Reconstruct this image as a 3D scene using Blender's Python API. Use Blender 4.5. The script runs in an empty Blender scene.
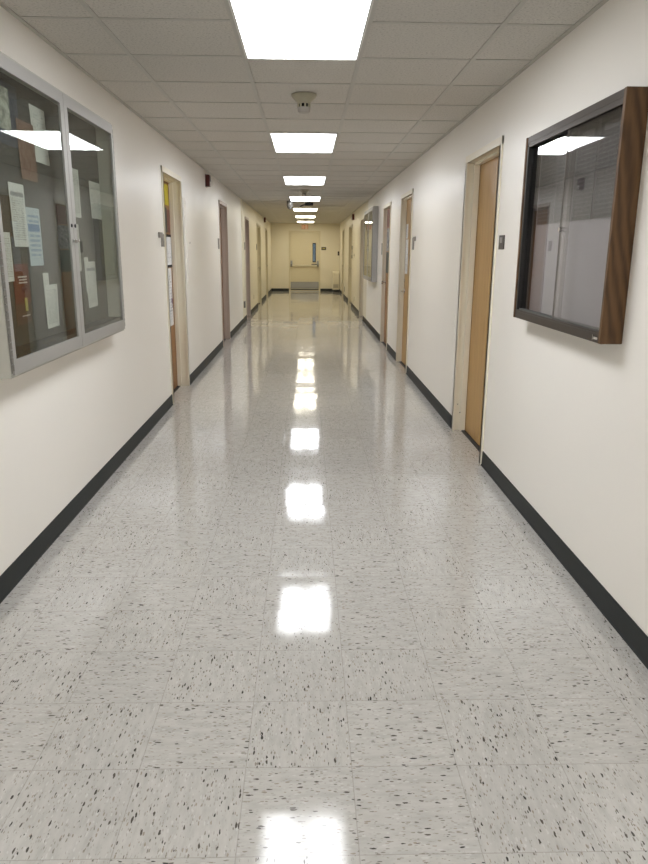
import bpy, bmesh, math, random
from mathutils import Vector, Matrix
random.seed(7)
SC = bpy.context.scene
COL = SC.collection
PI = math.pi

# ------------------------------------------------------------------ helpers
class MB:
    """collects shapes, then links them as one mesh object"""
    def __init__(self): self.bm = bmesh.new(); self.uv = None
    def box(self, x0, x1, y0, y1, z0, z1):
        xs, ys, zs = sorted((x0, x1)), sorted((y0, y1)), sorted((z0, z1))
        v = [self.bm.verts.new((x, y, z)) for x in xs for y in ys for z in zs]
        for f in ((0,1,3,2),(4,6,7,5),(0,4,5,1),(2,3,7,6),(0,2,6,4),(1,5,7,3)):
            self.bm.faces.new([v[i] for i in f])
        return self
    def lathe(self, c, axis, prof, n=24):
        """prof: list of (radius, distance along axis) from the centre c"""
        a = Vector(axis).normalized()
        t = Vector((0,0,1)) if abs(a.z) < .9 else Vector((1,0,0))
        u = a.cross(t).normalized(); w = a.cross(u)
        rings = []
        for r, d in prof:
            rings.append([self.bm.verts.new(Vector(c) + a*d + (u*math.cos(2*PI*k/n) + w*math.sin(2*PI*k/n))*max(r, 1e-4)) for k in range(n)])
        for A, B in zip(rings, rings[1:]):
            for k in range(n):
                self.bm.faces.new((A[k], A[(k+1)%n], B[(k+1)%n], B[k]))
        self.bm.faces.new(rings[0][::-1]); self.bm.faces.new(rings[-1])
        return self
    def cyl(self, c, axis, r, h, n=20): return self.lathe(c, axis, [(r, 0), (r, h)], n)
    def tube(self, pts, r, n=10):
        P = [Vector(p) for p in pts]
        rings = []
        for i, p in enumerate(P):
            d = (P[min(i+1, len(P)-1)] - P[max(i-1, 0)]).normalized()
            t = Vector((0,0,1)) if abs(d.z) < .9 else Vector((1,0,0))
            u = d.cross(t).normalized(); w = d.cross(u)
            rings.append([self.bm.verts.new(p + (u*math.cos(2*PI*k/n) + w*math.sin(2*PI*k/n))*r) for k in range(n)])
        for A, B in zip(rings, rings[1:]):
            for k in range(n):
                self.bm.faces.new((A[k], A[(k+1)%n], B[(k+1)%n], B[k]))
        self.bm.faces.new(rings[0][::-1]); self.bm.faces.new(rings[-1])
        return self
    def prism(self, poly, axis, a0, a1):
        """poly: 2D outline in the two other axes (in x,y,z order), extruded along axis"""
        def P(p, a):
            q = list(p); q.insert(axis, a); return q
        A = [self.bm.verts.new(P(p, a0)) for p in poly]
        B = [self.bm.verts.new(P(p, a1)) for p in poly]
        n = len(poly)
        for k in range(n): self.bm.faces.new((A[k], A[(k+1)%n], B[(k+1)%n], B[k]))
        self.bm.faces.new(A[::-1]); self.bm.faces.new(B)
        return self
    def sheet(self, xw, s, y0, y1, z0, z1, curl=.004, slant=0., th=.0008, n=6):
        """paper pinned on a plane x = xw whose room side is direction s; bottom curls off; uv 0..1"""
        uvl = self.bm.loops.layers.uv.verify()
        def grid(off):
            g = []
            for i in range(n+1):
                row = []
                for j in range(n+1):
                    u, v = j/n, i/n
                    o = off + curl*((1-v)**2)*(.55 + .45*math.cos(3*u)) + curl*.12*math.sin(5*u)
                    row.append((self.bm.verts.new((xw + s*max(o, off), y0 + (y1-y0)*u + slant*(v-.5), z0 + (z1-z0)*v)), (u, v)))
                g.append(row)
            return g
        F, B = grid(.0018), grid(.0018-th)
        def q(a):
            f = self.bm.faces.new([p[0] for p in a])
            for l, p in zip(f.loops, a): l[uvl].uv = p[1]
        for i in range(n):
            for j in range(n):
                q([F[i][j], F[i][j+1], F[i+1][j+1], F[i+1][j]])
                q([B[i][j], B[i+1][j], B[i+1][j+1], B[i][j+1]])
        e = [(0, j) for j in range(n)] + [(i, n) for i in range(n)] + [(n, n-j) for j in range(n)] + [(n-i, 0) for i in range(n)]
        for k in range(len(e)):
            a, b = e[k], e[(k+1) % len(e)]
            q([F[a[0]][a[1]], B[a[0]][a[1]], B[b[0]][b[1]], F[b[0]][b[1]]])
        return self
    def build(self, name, mat, parent=None, smooth=False, bevel=0., kind=None):
        bm = self.bm
        bmesh.ops.recalc_face_normals(bm, faces=bm.faces[:])
        off = wloc(parent) if parent else Vector((0,0,0))
        if off.length: bmesh.ops.translate(bm, vec=-off, verts=bm.verts[:])
        me = bpy.data.meshes.new(name); bm.to_mesh(me); bm.free()
        me.materials.append(mat)
        if smooth:
            for p in me.polygons: p.use_smooth = True
            try: me.set_sharp_from_angle(angle=math.radians(40))
            except Exception: pass
        o = bpy.data.objects.new(name, me); COL.objects.link(o)
        if parent: o.parent = parent
        if bevel:
            b = o.modifiers.new('bevel', 'BEVEL'); b.width = bevel; b.segments = 2; b.limit_method = 'ANGLE'
        if kind: o['kind'] = kind
        return o
def wloc(o):
    v = Vector((0,0,0))
    while o: v += o.location; o = o.parent
    return v
def thing(name, label, cat, loc, group=None):
    o = bpy.data.objects.new(name, None); COL.objects.link(o)
    o.location = loc; o.empty_display_size = .05
    return tag(o, label, cat, group)
def tag(o, label, cat, group=None):
    o['label'] = label; o['category'] = cat
    if group: o['group'] = group
    return o
def settle(o):
    """give a one-mesh thing its origin at its own bottom centre"""
    vs = o.data.vertices
    lo = [min(v.co[i] for v in vs) for i in range(3)]; hi = [max(v.co[i] for v in vs) for i in range(3)]
    c = Vector(((lo[0]+hi[0])/2, (lo[1]+hi[1])/2, lo[2]))
    o.data.transform(Matrix.Translation(-c)); o.location = c
    return o
def dup(root, loc, label, group=None):
    r = root.copy(); COL.objects.link(r); r.location = loc; r['label'] = label
    if group: r['group'] = group
    for ch in list(root.children):
        c = ch.copy(); COL.objects.link(c); c.parent = r
        for g in list(ch.children):
            d = g.copy(); COL.objects.link(d); d.parent = c
    return r

# ------------------------------------------------------------------ materials
class NT:
    def __init__(self, name):
        self.m = bpy.data.materials.new(name); self.m.use_nodes = True
        self.t = self.m.node_tree; self.t.nodes.clear()
        self.out = self.t.nodes.new('ShaderNodeOutputMaterial')
    def n(self, typ, **kw):
        nd = self.t.nodes.new(typ)
        for k, v in kw.items(): setattr(nd, k, v)
        return nd
    def l(self, a, b): self.t.links.new(a, b)
    def put(self, sock, v):
        if hasattr(v, 'is_output') or isinstance(v, bpy.types.NodeSocket): self.l(v, sock)
        else: sock.default_value = v
    def math(self, op, a, b=None, c=None):
        nd = self.n('ShaderNodeMath', operation=op)
        for i, v in enumerate((a, b, c)):
            if v is not None: self.put(nd.inputs[i], v)
        return nd.outputs[0]
    def mix(self, f, a, b):
        nd = self.n('ShaderNodeMix', data_type='RGBA')
        self.put(nd.inputs['Factor'], f)
        self.put(nd.inputs['A'], a if not isinstance(a, tuple) else (*a, 1)[:4]); self.put(nd.inputs['B'], b if not isinstance(b, tuple) else (*b, 1)[:4])
        return nd.outputs['Result']
    def ramp(self, v, stops):
        nd = self.n('ShaderNodeValToRGB'); self.put(nd.inputs[0], v)
        e = nd.color_ramp.elements
        while len(e) < len(stops): e.new(.5)
        for el, (p, c) in zip(e, stops): el.position = p; el.color = (*c, 1)
        return nd.outputs[0]
    def noise(self, vec, scale, detail=3, rough=.5, dist=0.):
        nd = self.n('ShaderNodeTexNoise'); self.put(nd.inputs['Vector'], vec)
        nd.inputs['Scale'].default_value = scale; nd.inputs['Detail'].default_value = detail
        nd.inputs['Roughness'].default_value = rough; nd.inputs['Distortion'].default_value = dist
        return nd
    def coord(self, which='Object'): return self.n('ShaderNodeTexCoord').outputs[which]
    def geo(self): return self.n('ShaderNodeNewGeometry').outputs['Position']
    def scale(self, v, s):
        nd = self.n('ShaderNodeMapping'); self.l(v, nd.inputs['Vector']); nd.inputs['Scale'].default_value = s
        return nd.outputs[0]
    def bsdf(self, **kw):
        b = self.n('ShaderNodeBsdfPrincipled')
        names = {'color':'Base Color','rough':'Roughness','metal':'Metallic','spec':'Specular IOR Level','coat':'Coat Weight','coatr':'Coat Roughness','emit':'Emission Color','es':'Emission Strength','normal':'Normal','coatn':'Coat Normal'}
        for k, v in kw.items():
            self.put(b.inputs[names[k]], (*v, 1) if isinstance(v, tuple) and len(v) == 3 else v)
        self.l(b.outputs[0], self.out.inputs['Surface'])
        return b
    def bump(self, h, strength=.2, dist=.002):
        nd = self.n('ShaderNodeBump'); self.put(nd.inputs['Height'], h)
        nd.inputs['Strength'].default_value = strength; nd.inputs['Distance'].default_value = dist
        return nd.outputs[0]

def plain(name, col, rough=.5, metal=0., spec=.5, var=.06, sc=30.):
    t = NT(name); nz = t.noise(t.coord(), sc, 3)
    c = t.mix(t.math('MULTIPLY', nz.outputs[0], 1.), tuple(x*(1-var) for x in col), tuple(min(1, x*(1+var)) for x in col))
    t.bsdf(color=c, rough=rough, metal=metal, spec=spec)
    return t.m

def mat_paint(name, col, rough=.38, far=None, y_seam=None):
    t = NT(name); p = t.geo()
    n1 = t.noise(p, 1.6, 3); n2 = t.noise(p, 160, 2)
    base = col
    if far:
        y = t.n('ShaderNodeSeparateXYZ'); t.l(p, y.inputs[0])
        base = t.mix(t.math('GREATER_THAN', y.outputs[1], y_seam), col, far)
        c = t.mix(t.math('MULTIPLY', n1.outputs[0], .07), base, (.72, .68, .64))
    else:
        c = t.mix(t.math('MULTIPLY', n1.outputs[0], .07), col, (.60, .56, .50))
    rl = t.math('MULTIPLY_ADD', n1.outputs[0], .06, rough-.02)
    b1 = t.bump(n2.outputs[0], .06, .0006)
    t.bsdf(color=c, rough=rl, spec=.45, normal=b1)
    return t.m

def mat_floor():
    t = NT('vinyl_tile'); p = t.geo()
    sp = t.n('ShaderNodeSeparateXYZ'); t.l(p, sp.inputs[0])
    S = .3048
    u = t.math('DIVIDE', t.math('SUBTRACT', sp.outputs[0], .1316), S)
    v = t.math('DIVIDE', t.math('SUBTRACT', sp.outputs[1], 1.3975), S)
    fu, fv = t.math('FLOOR', u), t.math('FLOOR', v)
    # quarter-turned laying, with an odd tile out now and then
    cid = t.n('ShaderNodeCombineXYZ'); t.l(fu, cid.inputs[0]); t.l(fv, cid.inputs[1])
    wn = t.n('ShaderNodeTexWhiteNoise', noise_dimensions='2D'); t.l(cid.outputs[0], wn.inputs['Vector'])
    par = t.math('FRACT', t.math('MULTIPLY', t.math('ADD', fu, fv), .5))
    par = t.math('GREATER_THAN', par, .25)
    odd = t.math('GREATER_THAN', wn.outputs['Value'], .86)
    turn = t.math('ABSOLUTE', t.math('SUBTRACT', par, odd))
    def oriented(sx, sy, seed):
        a = t.math('ADD', t.math('MULTIPLY', sp.outputs[0], t.math('SUBTRACT', 1., turn)), t.math('MULTIPLY', sp.outputs[1], turn))
        b = t.math('ADD', t.math('MULTIPLY', sp.outputs[1], t.math('SUBTRACT', 1., turn)), t.math('MULTIPLY', sp.outputs[0], turn))
        c = t.n('ShaderNodeCombineXYZ')
        t.l(t.math('MULTIPLY_ADD', wn.outputs['Value'], 37.+seed, t.math('MULTIPLY', a, sx)), c.inputs[0])
        t.l(t.math('MULTIPLY_ADD', wn.outputs['Value'], 91.+seed, t.math('MULTIPLY', b, sy)), c.inputs[1])
        return c.outputs[0]
    def chips(sx, sy, seed, keep, size, soft=.08):
        o = oriented(sx, sy, seed)
        nz = t.noise(o, 1.1, 3)
        vm = t.n('ShaderNodeVectorMath', operation='MULTIPLY_ADD')
        t.l(nz.outputs['Color'], vm.inputs[0]); vm.inputs[1].default_value = (1.0, .7, 0); t.l(o, vm.inputs[2])
        vo = t.n('ShaderNodeTexVoronoi', voronoi_dimensions='2D'); t.l(vm.outputs[0], vo.inputs['Vector']); vo.inputs['Scale'].default_value = 1.
        s = t.n('ShaderNodeSeparateColor'); t.l(vo.outputs['Color'], s.inputs[0])
        sel = t.math('GREATER_THAN', s.outputs[0], 1-keep)
        rad = t.math('MULTIPLY_ADD', s.outputs[1], size*.8, size*.25)
        mask = t.math('MULTIPLY', sel, t.n('ShaderNodeClamp').outputs[0]) if False else None
        d = t.math('DIVIDE', t.math('SUBTRACT', rad, vo.outputs['Distance']), soft)
        cl = t.n('ShaderNodeClamp'); t.l(d, cl.inputs[0])
        return t.math('MULTIPLY', sel, cl.outputs[0]), s.outputs[2]
    st = t.noise(oriented(45, 12, 3.), 1., 4, .6)
    big = t.noise(p, .8, 2)
    base = t.ramp(st.outputs[0], [(.25, (.395, .38, .351)), (.5, (.485, .468, .434)), (.75, (.54, .522, .488))])
    base = t.mix(t.math('MULTIPLY', wn.outputs['Value'], .2), base, (.40, .387, .363))
    m1, r1 = chips(190, 62, 1., .24, .42); base = t.mix(t.math('MULTIPLY', m1, .72), base, (.34, .32, .29))
    m2, r2 = chips(130, 45, 5., .16, .40); base = t.mix(t.math('MULTIPLY', m2, .6), base, (.58, .57, .545))
    m3, r3 = chips(185, 60, 9., .15, .46); base = t.mix(t.math('MULTIPLY', m3, .82), base, t.mix(r3, (.15, .14, .12), (.30, .24, .19)))
    m4, r4 = chips(150, 48, 13., .065, .50); base = t.mix(t.math('MULTIPLY', m4, .95), base, t.mix(r4, (.026, .023, .021), (.10, .085, .07)))
    # seams
    def edge(w):
        f = t.math('FRACT', w); return t.math('MINIMUM', f, t.math('SUBTRACT', 1., f))
    e = t.math('MINIMUM', edge(u), edge(v))
    seam = t.math('LESS_THAN', e, .0045)
    base = t.mix(t.math('MULTIPLY', seam, .36), base, (.20, .18, .16))
    tilt = t.noise(p, 2.2, 2); fine = t.noise(p, 40, 2)
    h = t.math('MULTIPLY_ADD', tilt.outputs[0], 9., t.math('MULTIPLY', fine.outputs[0], .35))
    h = t.math('SUBTRACT', h, t.math('MULTIPLY', seam, .25))
    bn = t.n('ShaderNodeBump'); t.l(h, bn.inputs['Height']); bn.inputs['Strength'].default_value = .16; bn.inputs['Distance'].default_value = .0010
    # every tile lies a hair out of level
    sc3 = t.n('ShaderNodeSeparateColor'); t.l(wn.outputs['Color'], sc3.inputs[0])
    tv = t.n('ShaderNodeCombineXYZ'); tv.inputs[2].default_value = 1.
    t.l(t.math('MULTIPLY', t.math('SUBTRACT', sc3.outputs[0], .5), .006), tv.inputs[0]); t.l(t.math('MULTIPLY', t.math('SUBTRACT', sc3.outputs[1], .5), .014), tv.inputs[1])
    t.l(tv.outputs[0], bn.inputs['Normal']); nrm = bn.outputs[0]
    scuff = t.noise(p, 5., 4)
    rg = t.math('MULTIPLY_ADD', scuff.outputs[0], .05, .05)
    t.bsdf(color=base, rough=rg, spec=.45, normal=nrm)
    return t.m

def mat_ceiling():
    t = NT('acoustic_tile'); p = t.geo()
    n1 = t.noise(p, 90, 4, .7); n2 = t.noise(p, 220, 2); n3 = t.noise(p, .9, 2)
    sp = t.n('ShaderNodeSeparateXYZ'); t.l(p, sp.inputs[0])
    cid = t.n('ShaderNodeCombineXYZ')
    t.l(t.math('FLOOR', t.math('DIVIDE', t.math('ADD', sp.outputs[0], .325), .605)), cid.inputs[0])
    t.l(t.math('FLOOR', t.math('DIVIDE', t.math('SUBTRACT', sp.outputs[1], 2.9), .6)), cid.inputs[1])
    wn = t.n('ShaderNodeTexWhiteNoise', noise_dimensions='2D'); t.l(cid.outputs[0], wn.inputs['Vector'])
    c = t.ramp(n1.outputs[0], [(.34, (.38, .365, .335)), (.45, (.595, .57, .525)), (.7, (.655, .63, .58))])
    c = t.mix(t.math('MULTIPLY', wn.outputs['Value'], .25), c, (.51, .485, .45))
    # the joint at the far edge of every tile row stands a little open
    fv = t.math('FRACT', t.math('DIVIDE', t.math('SUBTRACT', sp.outputs[1], 2.9), .6))
    gap = t.math('LESS_THAN', t.math('ABSOLUTE', t.math('SUBTRACT', fv, .026)), .0065)
    gap = t.math('MULTIPLY', gap, t.math('GREATER_THAN', wn.outputs['Value'], .25))
    c = t.mix(t.math('MULTIPLY', gap, .75), c, (.12, .11, .10))
    t.bsdf(color=c, rough=.92, spec=.1, normal=t.bump(t.math('ADD', n1.outputs[0], n2.outputs[0]), .5, .002))
    return t.m

def mat_wood(name, a, b, c, sc=(30, 30, 2.2), rough=.35, rings=True):
    t = NT(name); p = t.geo(); m = t.scale(p, sc)
    n = t.noise(m, 1.1, 5, .6, .8)
    f = t.noise(t.scale(p, (sc[0]*9, sc[1]*9, sc[2]*4)), 1., 3, .6)
    if rings:
        w = t.n('ShaderNodeTexWave', wave_type='BANDS', bands_direction='DIAGONAL'); t.l(t.scale(p, (sc[0]*.5, sc[1]*.5, sc[2]*.9)), w.inputs['Vector'])
        w.inputs['Scale'].default_value = 1.1; w.inputs['Distortion'].default_value = 9.; w.inputs['Detail'].default_value = 2; w.inputs['Detail Scale'].default_value = .8
        k = t.math('MULTIPLY_ADD', w.outputs['Fac'], .55, t.math('MULTIPLY', n.outputs[0], .45))
    else: k = n.outputs[0]
    k = t.math('MULTIPLY_ADD', f.outputs[0], .3, t.math('MULTIPLY', k, .8))
    col = t.ramp(k, [(.25, a), (.5, b), (.78, c)])
    t.bsdf(color=col, rough=rough, spec=.4, normal=t.bump(f.outputs[0], .08, .0006))
    return t.m

def mat_brushed(name, col, rough=.34, metal=1., sc=(40, 40, 600)):
    t = NT(name); p = t.geo()
    n = t.noise(t.scale(p, sc), 1., 3)
    c = t.mix(n.outputs[0], tuple(x*.88 for x in col), tuple(min(1, x*1.1) for x in col))
    t.bsdf(color=c, rough=t.math('MULTIPLY_ADD', n.outputs[0], .12, rough-.05), metal=metal, spec=.5)
    return t.m

def mat_glass(name, tint=(.90, .93, .91), gain=1.):
    """thin pane: clear transmission with a Fresnel mirror on top"""
    t = NT(name); g = t.n('ShaderNodeNewGeometry')
    d = t.n('ShaderNodeVectorMath', operation='DOT_PRODUCT'); t.l(g.outputs['Incoming'], d.inputs[0]); t.l(g.outputs['Normal'], d.inputs[1])
    c = t.math('SUBTRACT', 1., t.math('ABSOLUTE', d.outputs['Value']))
    f = t.math('MULTIPLY_ADD', t.math('POWER', c, 5.), .96*gain, .04*gain)
    tr = t.n('ShaderNodeBsdfTransparent'); tr.inputs[0].default_value = (*tint, 1)
    gl = t.n('ShaderNodeBsdfGlossy'); gl.inputs['Roughness'].default_value = .006; gl.inputs[0].default_value = (1, 1, 1, 1)
    mx = t.n('ShaderNodeMixShader'); t.l(f, mx.inputs[0]); t.l(tr.outputs[0], mx.inputs[1]); t.l(gl.outputs[0], mx.inputs[2])
    t.l(mx.outputs[0], t.out.inputs['Surface'])
    return t.m

def mat_emit(name, col, s):
    t = NT(name); e = t.n('ShaderNodeEmission'); e.inputs[0].default_value = (*col, 1); e.inputs[1].default_value = s
    t.l(e.outputs[0], t.out.inputs['Surface']); return t.m
def mat_lens(name, col, s):
    """prismatic lens: the two tubes behind it show as brighter stripes"""
    t = NT(name); e = t.n('ShaderNodeEmission'); e.inputs[0].default_value = (*col, 1)
    p = t.n('ShaderNodeSeparateXYZ'); t.l(t.coord(), p.inputs[0])
    d = t.math('DIVIDE', t.math('SUBTRACT', t.math('ABSOLUTE', p.outputs[0]), .145), .10)
    g = t.math('POWER', 2.718, t.math('MULTIPLY', t.math('MULTIPLY', d, d), -1.))
    t.l(t.math('MULTIPLY_ADD', g, s*.85, s*.55), e.inputs[1])
    t.l(e.outputs[0], t.out.inputs['Surface']); return t.m

def mat_print(name, paper, ink, lines=26., dens=.45, margin=.1, head=None, headcol=None):
    """a printed sheet: rows of small grey words, an optional heading band"""
    t = NT(name); uv = t.n('ShaderNodeUVMap'); s = t.n('ShaderNodeSeparateXYZ'); t.l(uv.outputs[0], s.inputs[0])
    U, V = s.outputs[0], s.outputs[1]
    row = t.math('FLOOR', t.math('MULTIPLY', V, lines))
    on = t.math('LESS_THAN', t.math('FRACT', t.math('MULTIPLY', V, lines)), .5)
    c = t.n('ShaderNodeCombineXYZ'); t.l(t.math('MULTIPLY', U, 16.), c.inputs[0]); t.l(t.math('MULTIPLY', row, 7.3), c.inputs[1])
    w = t.noise(c.outputs[0], 1., 2)
    word = t.math('GREATER_THAN', w.outputs[0], dens)
    ins = t.math('MULTIPLY', t.math('LESS_THAN', t.math('ABSOLUTE', t.math('SUBTRACT', U, .5)), .5-margin), t.math('LESS_THAN', t.math('ABSOLUTE', t.math('SUBTRACT', V, .5)), .5-margin))
    m = t.math('MULTIPLY', t.math('MULTIPLY', on, word), ins)
    col = t.mix(t.math('MULTIPLY', m, .8), paper, ink)
    if head:
        hb = t.math('MULTIPLY', t.math('GREATER_THAN', V, head[0]), t.math('LESS_THAN', V, head[1]))
        hb = t.math('MULTIPLY', hb, t.math('LESS_THAN', t.math('ABSOLUTE', t.math('SUBTRACT', U, .5)), .5-margin*.7))
        col = t.mix(hb, col, headcol)
    t.bsdf(color=col, rough=.65, spec=.25)
    return t.m
def mat_picture(name, cols, scale=3., grid=None):
    t = NT(name); uv = t.n('ShaderNodeUVMap')
    n = t.noise(uv.outputs[0], scale, 4, .6, .5)
    k = len(cols)
    col = t.ramp(n.outputs[0], [(.25 + .5*i/max(1, k-1), c) for i, c in enumerate(cols)])
    t.bsdf(color=col, rough=.5, spec=.35)
    return t.m
def mat_roster(name, dark, light):
    """dark board printed with thin pale ruled columns and rows of tiny names"""
    t = NT(name); uv = t.n('ShaderNodeUVMap'); s = t.n('ShaderNodeSeparateXYZ'); t.l(uv.outputs[0], s.inputs[0])
    U, V = s.outputs[0], s.outputs[1]
    def rule(x, n, w):
        f = t.math('FRACT', t.math('MULTIPLY', x, n)); return t.math('LESS_THAN', f, w)
    r = t.math('MAXIMUM', rule(U, 4., .05), t.math('MULTIPLY', rule(V, 22., .30), t.math('GREATER_THAN', t.noise(t.scale(uv.outputs[0], (30, 22, 1)), 1., 1).outputs[0], .47)))
    ins = t.math('MULTIPLY', t.math('LESS_THAN', V, .82), t.math('LESS_THAN', t.math('ABSOLUTE', t.math('SUBTRACT', U, .5)), .44))
    border = t.math('MULTIPLY', t.math('LESS_THAN', t.math('ABSOLUTE', t.math('SUBTRACT', t.math('ABSOLUTE', t.math('SUBTRACT', U, .5)), .46)), .012), 1.)
    head = t.math('MULTIPLY', t.math('LESS_THAN', t.math('ABSOLUTE', t.math('SUBTRACT', V, .89)), .035), t.math('LESS_THAN', t.math('ABSOLUTE', t.math('SUBTRACT', U, .5)), .3))
    m = t.math('MAXIMUM', t.math('MAXIMUM', t.math('MULTIPLY', r, ins), border), head)
    t.bsdf(color=t.mix(t.math('MULTIPLY', m, .55), dark, light), rough=.4, spec=.4)
    return t.m

WALL_C = (.87, .835, .775); WALL_FAR = (.76, .70, .55)
M = {}
M['wall'] = mat_paint('wall_paint', WALL_C, .32, WALL_FAR, 14.5)
M['wall_end'] = mat_paint('end_wall_paint', WALL_FAR, .4)
M['frame'] = mat_paint('door_frame_paint', (.86, .80, .655), .34)
M['frame_far'] = mat_paint('far_door_frame_paint', (.72, .66, .50), .35)
M['taupe'] = mat_paint('taupe_frame_paint', (.52, .43, .37), .36)
M['floor'] = mat_floor(); M['ceiling'] = mat_ceiling()
M['tee'] = plain('ceiling_grid_enamel', (.485, .47, .43), .5)
M['base'] = plain('black_vinyl', (.014, .017, .017), .6, var=.2)
M['honey'] = mat_wood('honey_veneer', (.33, .185, .058), (.44, .26, .088), (.52, .32, .115), (22, 22, 1.4), .38, rings=False)
M['walnut_door'] = mat_wood('brown_veneer', (.22, .10, .035), (.30, .145, .05), (.36, .19, .07), (22, 22, 1.4), .4, rings=False)
M['cream_door'] = plain('cream_door_enamel', (.66, .585, .40), .4)
M['oak'] = mat_wood('dark_oak', (.055, .026, .009), (.098, .048, .017), (.135, .070, .027), (26, 26, 3.2), .5)
M['alu'] = mat_brushed('satin_aluminium', (.42, .41, .39), .45, .5)
M['alu_side'] = plain('case_side_enamel', (.46, .45, .40), .4)
M['dark'] = plain('dark_slot', (.02, .02, .02), .6)
M['chrome'] = plain('chrome', (.75, .75, .74), .14, 1.)
M['steel'] = mat_brushed('brushed_steel', (.33, .315, .27), .3, 1.)
M['bronze'] = mat_brushed('dark_bronze', (.062, .050, .040), .38, .6)
M['bronze_black'] = plain('black_bronze', (.018, .016, .014), .4)
M['track'] = plain('grey_track', (.10, .105, .10), .4)
M['tack'] = plain('charcoal_tackboard', (.060, .058, .053), .9, var=.2, sc=200)
M['grey_board'] = plain('pale_grey_board', (.40, .385, .385), .9, var=.07, sc=150)
M['glass'] = mat_glass('case_glass', (.88, .90, .87), .68); M['glass_r'] = mat_glass('sliding_glass', (.87, .865, .868), .85)
M['white_enamel'] = plain('white_enamel', (.78, .77, .74), .4)
M['lens'] = mat_lens('lamp_lens', (.945, .967, 1.), 17.6)  # strength raised to brighten the near walls; the unseen rear panels share it
M['lens_mid'] = mat_lens('dimmed_lamp_lens', (.945, .967, 1.), 13.2)  # same lamp, strength lowered so the mid-corridor walls come out less bright
M['lens_warm'] = mat_lens('warm_lamp_lens', (1., .935, .75), 11.8)
M['smoked'] = plain('smoked_dome', (.16, .155, .14), .12)
M['detector'] = plain('yellowed_plastic', (.40, .375, .28), .5)
M['detector_low'] = plain('grey_plastic', (.40, .375, .34), .5)
M['red_dark'] = plain('dark_red_enamel', (.085, .010, .007), .35)
M['strobe'] = plain('clear_strobe', (.9, .88, .84), .1)
M['sign_brown'] = plain('engraved_brown_plastic', (.060, .048, .038), .45)
M['sign_grey'] = plain('grey_plate', (.22, .20, .18), .4)
M['insert'] = plain('grey_insert', (.26, .24, .22), .35)
M['black'] = plain('black_plastic', (.010, .010, .010), .65, 0., .2)
M['grey_metal'] = plain('grey_metal', (.23, .22, .20), .4, .5)
M['cream_metal'] = plain('cream_metal', (.72, .66, .50), .4)
M['exit_face'] = plain('cream_sign_face', (.70, .63, .46), .5)
M['exit_red'] = mat_emit('exit_letters', (1., .22, .07), .5)
M['paper'] = mat_print('typed_sheet', (.62, .62, .60), (.30, .30, .31), 30, .46)
M['paper2'] = mat_print('typed_sheet_sparse', (.60, .60, .58), (.33,.33,.34), 18, .55, .14)
M['paper_head'] = mat_print('headed_sheet', (.60, .60, .585), (.32, .32, .34), 28, .48, .1, (.80, .86), (.25, .25, .27))
M['paper_blue'] = mat_print('blue_sheet', (.42, .48, .52), (.18, .25, .36), 12, .42, .12, (.60, .72), (.10, .18, .32))
M['paper_white'] = mat_print('bright_sheet', (.74, .735, .72), (.3, .3, .32), 20, .55)
M['navy'] = plain('navy_card', (.018, .026, .055), .5)
M['photo'] = mat_picture('pale_photo', [(.05, .055, .05), (.22, .23, .20), (.46, .47, .42), (.52, .53, .50)], 4.)
M['rust'] = mat_picture('rust_flyer', [(.10, .045, .03), (.15, .07, .045), (.20, .125, .09), (.15, .065, .042)], 5.)
M['red_poster'] = mat_picture('red_poster', [(.07, .009, .007), (.11, .014, .010), (.09, .011, .008)], 2.)
M['maroon'] = plain('dark_maroon_card', (.055, .018, .014), .5)
M['yellow'] = mat_picture('yellow_poster', [(.40, .33, .02), (.58, .48, .03), (.62, .53, .06)], 6.)
M['yellow_label'] = plain('yellow_label', (.40, .36, .09), .5)
M['white_print'] = plain('white_print', (.55, .50, .47), .5)
M['roster'] = mat_roster('roster_print', (.060, .060, .058), (.27, .27, .26))
M['brick_red'] = mat_picture('brick_red_poster', [(.15, .06, .045), (.20, .085, .065), (.24, .11, .09)], 3.)
M['violet'] = plain('violet_print', (.10, .06, .17), .5)
M['collage'] = mat_picture('dark_collage', [(.03, .03, .035), (.10, .10, .11), (.45, .44, .42), (.08, .07, .07)], 9.)
M['greenish'] = plain('dark_green_card', (.035, .05, .042), .45)

# ------------------------------------------------------------------ the setting
XL, XR, ZC, YB, YE = -1.296, 1.234, 2.445, -5.0, 26.6
TH = .24
MB().box(XL-TH, XR+TH, YB-.2, YE+TH, -.12, 0).build('floor', M['floor'], kind='structure')
MB().box(XL-TH, XR+TH, YB-.2, YE+TH, ZC, ZC+.1).build('ceiling', M['ceiling'], kind='structure')
# doors: name, side, outer y range, leaf recess, leaf material, frame material, top
DOORS = [
 ('door_1', -1, 6.62, 7.62, .115, 'walnut_door', 'frame', 2.175),
 ('door_2', -1, 10.85, 11.87, .085, 'walnut_door', 'taupe', 2.175),
 ('door_3', -1, 15.35, 16.35, .10, 'walnut_door', 'taupe', 2.15),
 ('door_4', -1, 19.0, 20.4, .06, 'cream_door', 'frame_far', 2.15),
 ('door_5', -1, 22.9, 23.95, .06, 'cream_door', 'frame_far', 2.15),
 ('door_6', 1, 4.64, 5.66, .09, 'honey', 'frame', 2.15),
 ('door_7', 1, 8.42, 9.42, .06, 'honey', 'frame', 2.15),
 ('door_8', 1, 10.56, 11.54, .045, 'walnut_door', 'frame', 2.15),
 ('door_9', 1, 15.3, 16.3, .08, 'walnut_door', 'frame_far', 2.17),
 ('door_10', 1, 19.35, 20.75, .06, 'cream_door', 'frame_far', 2.17),
 ('door_11', 1, 23.4, 24.45, .06, 'cream_door', 'frame_far', 2.17),
]
END_DOOR = (-.645, .525, 2.18)
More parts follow.
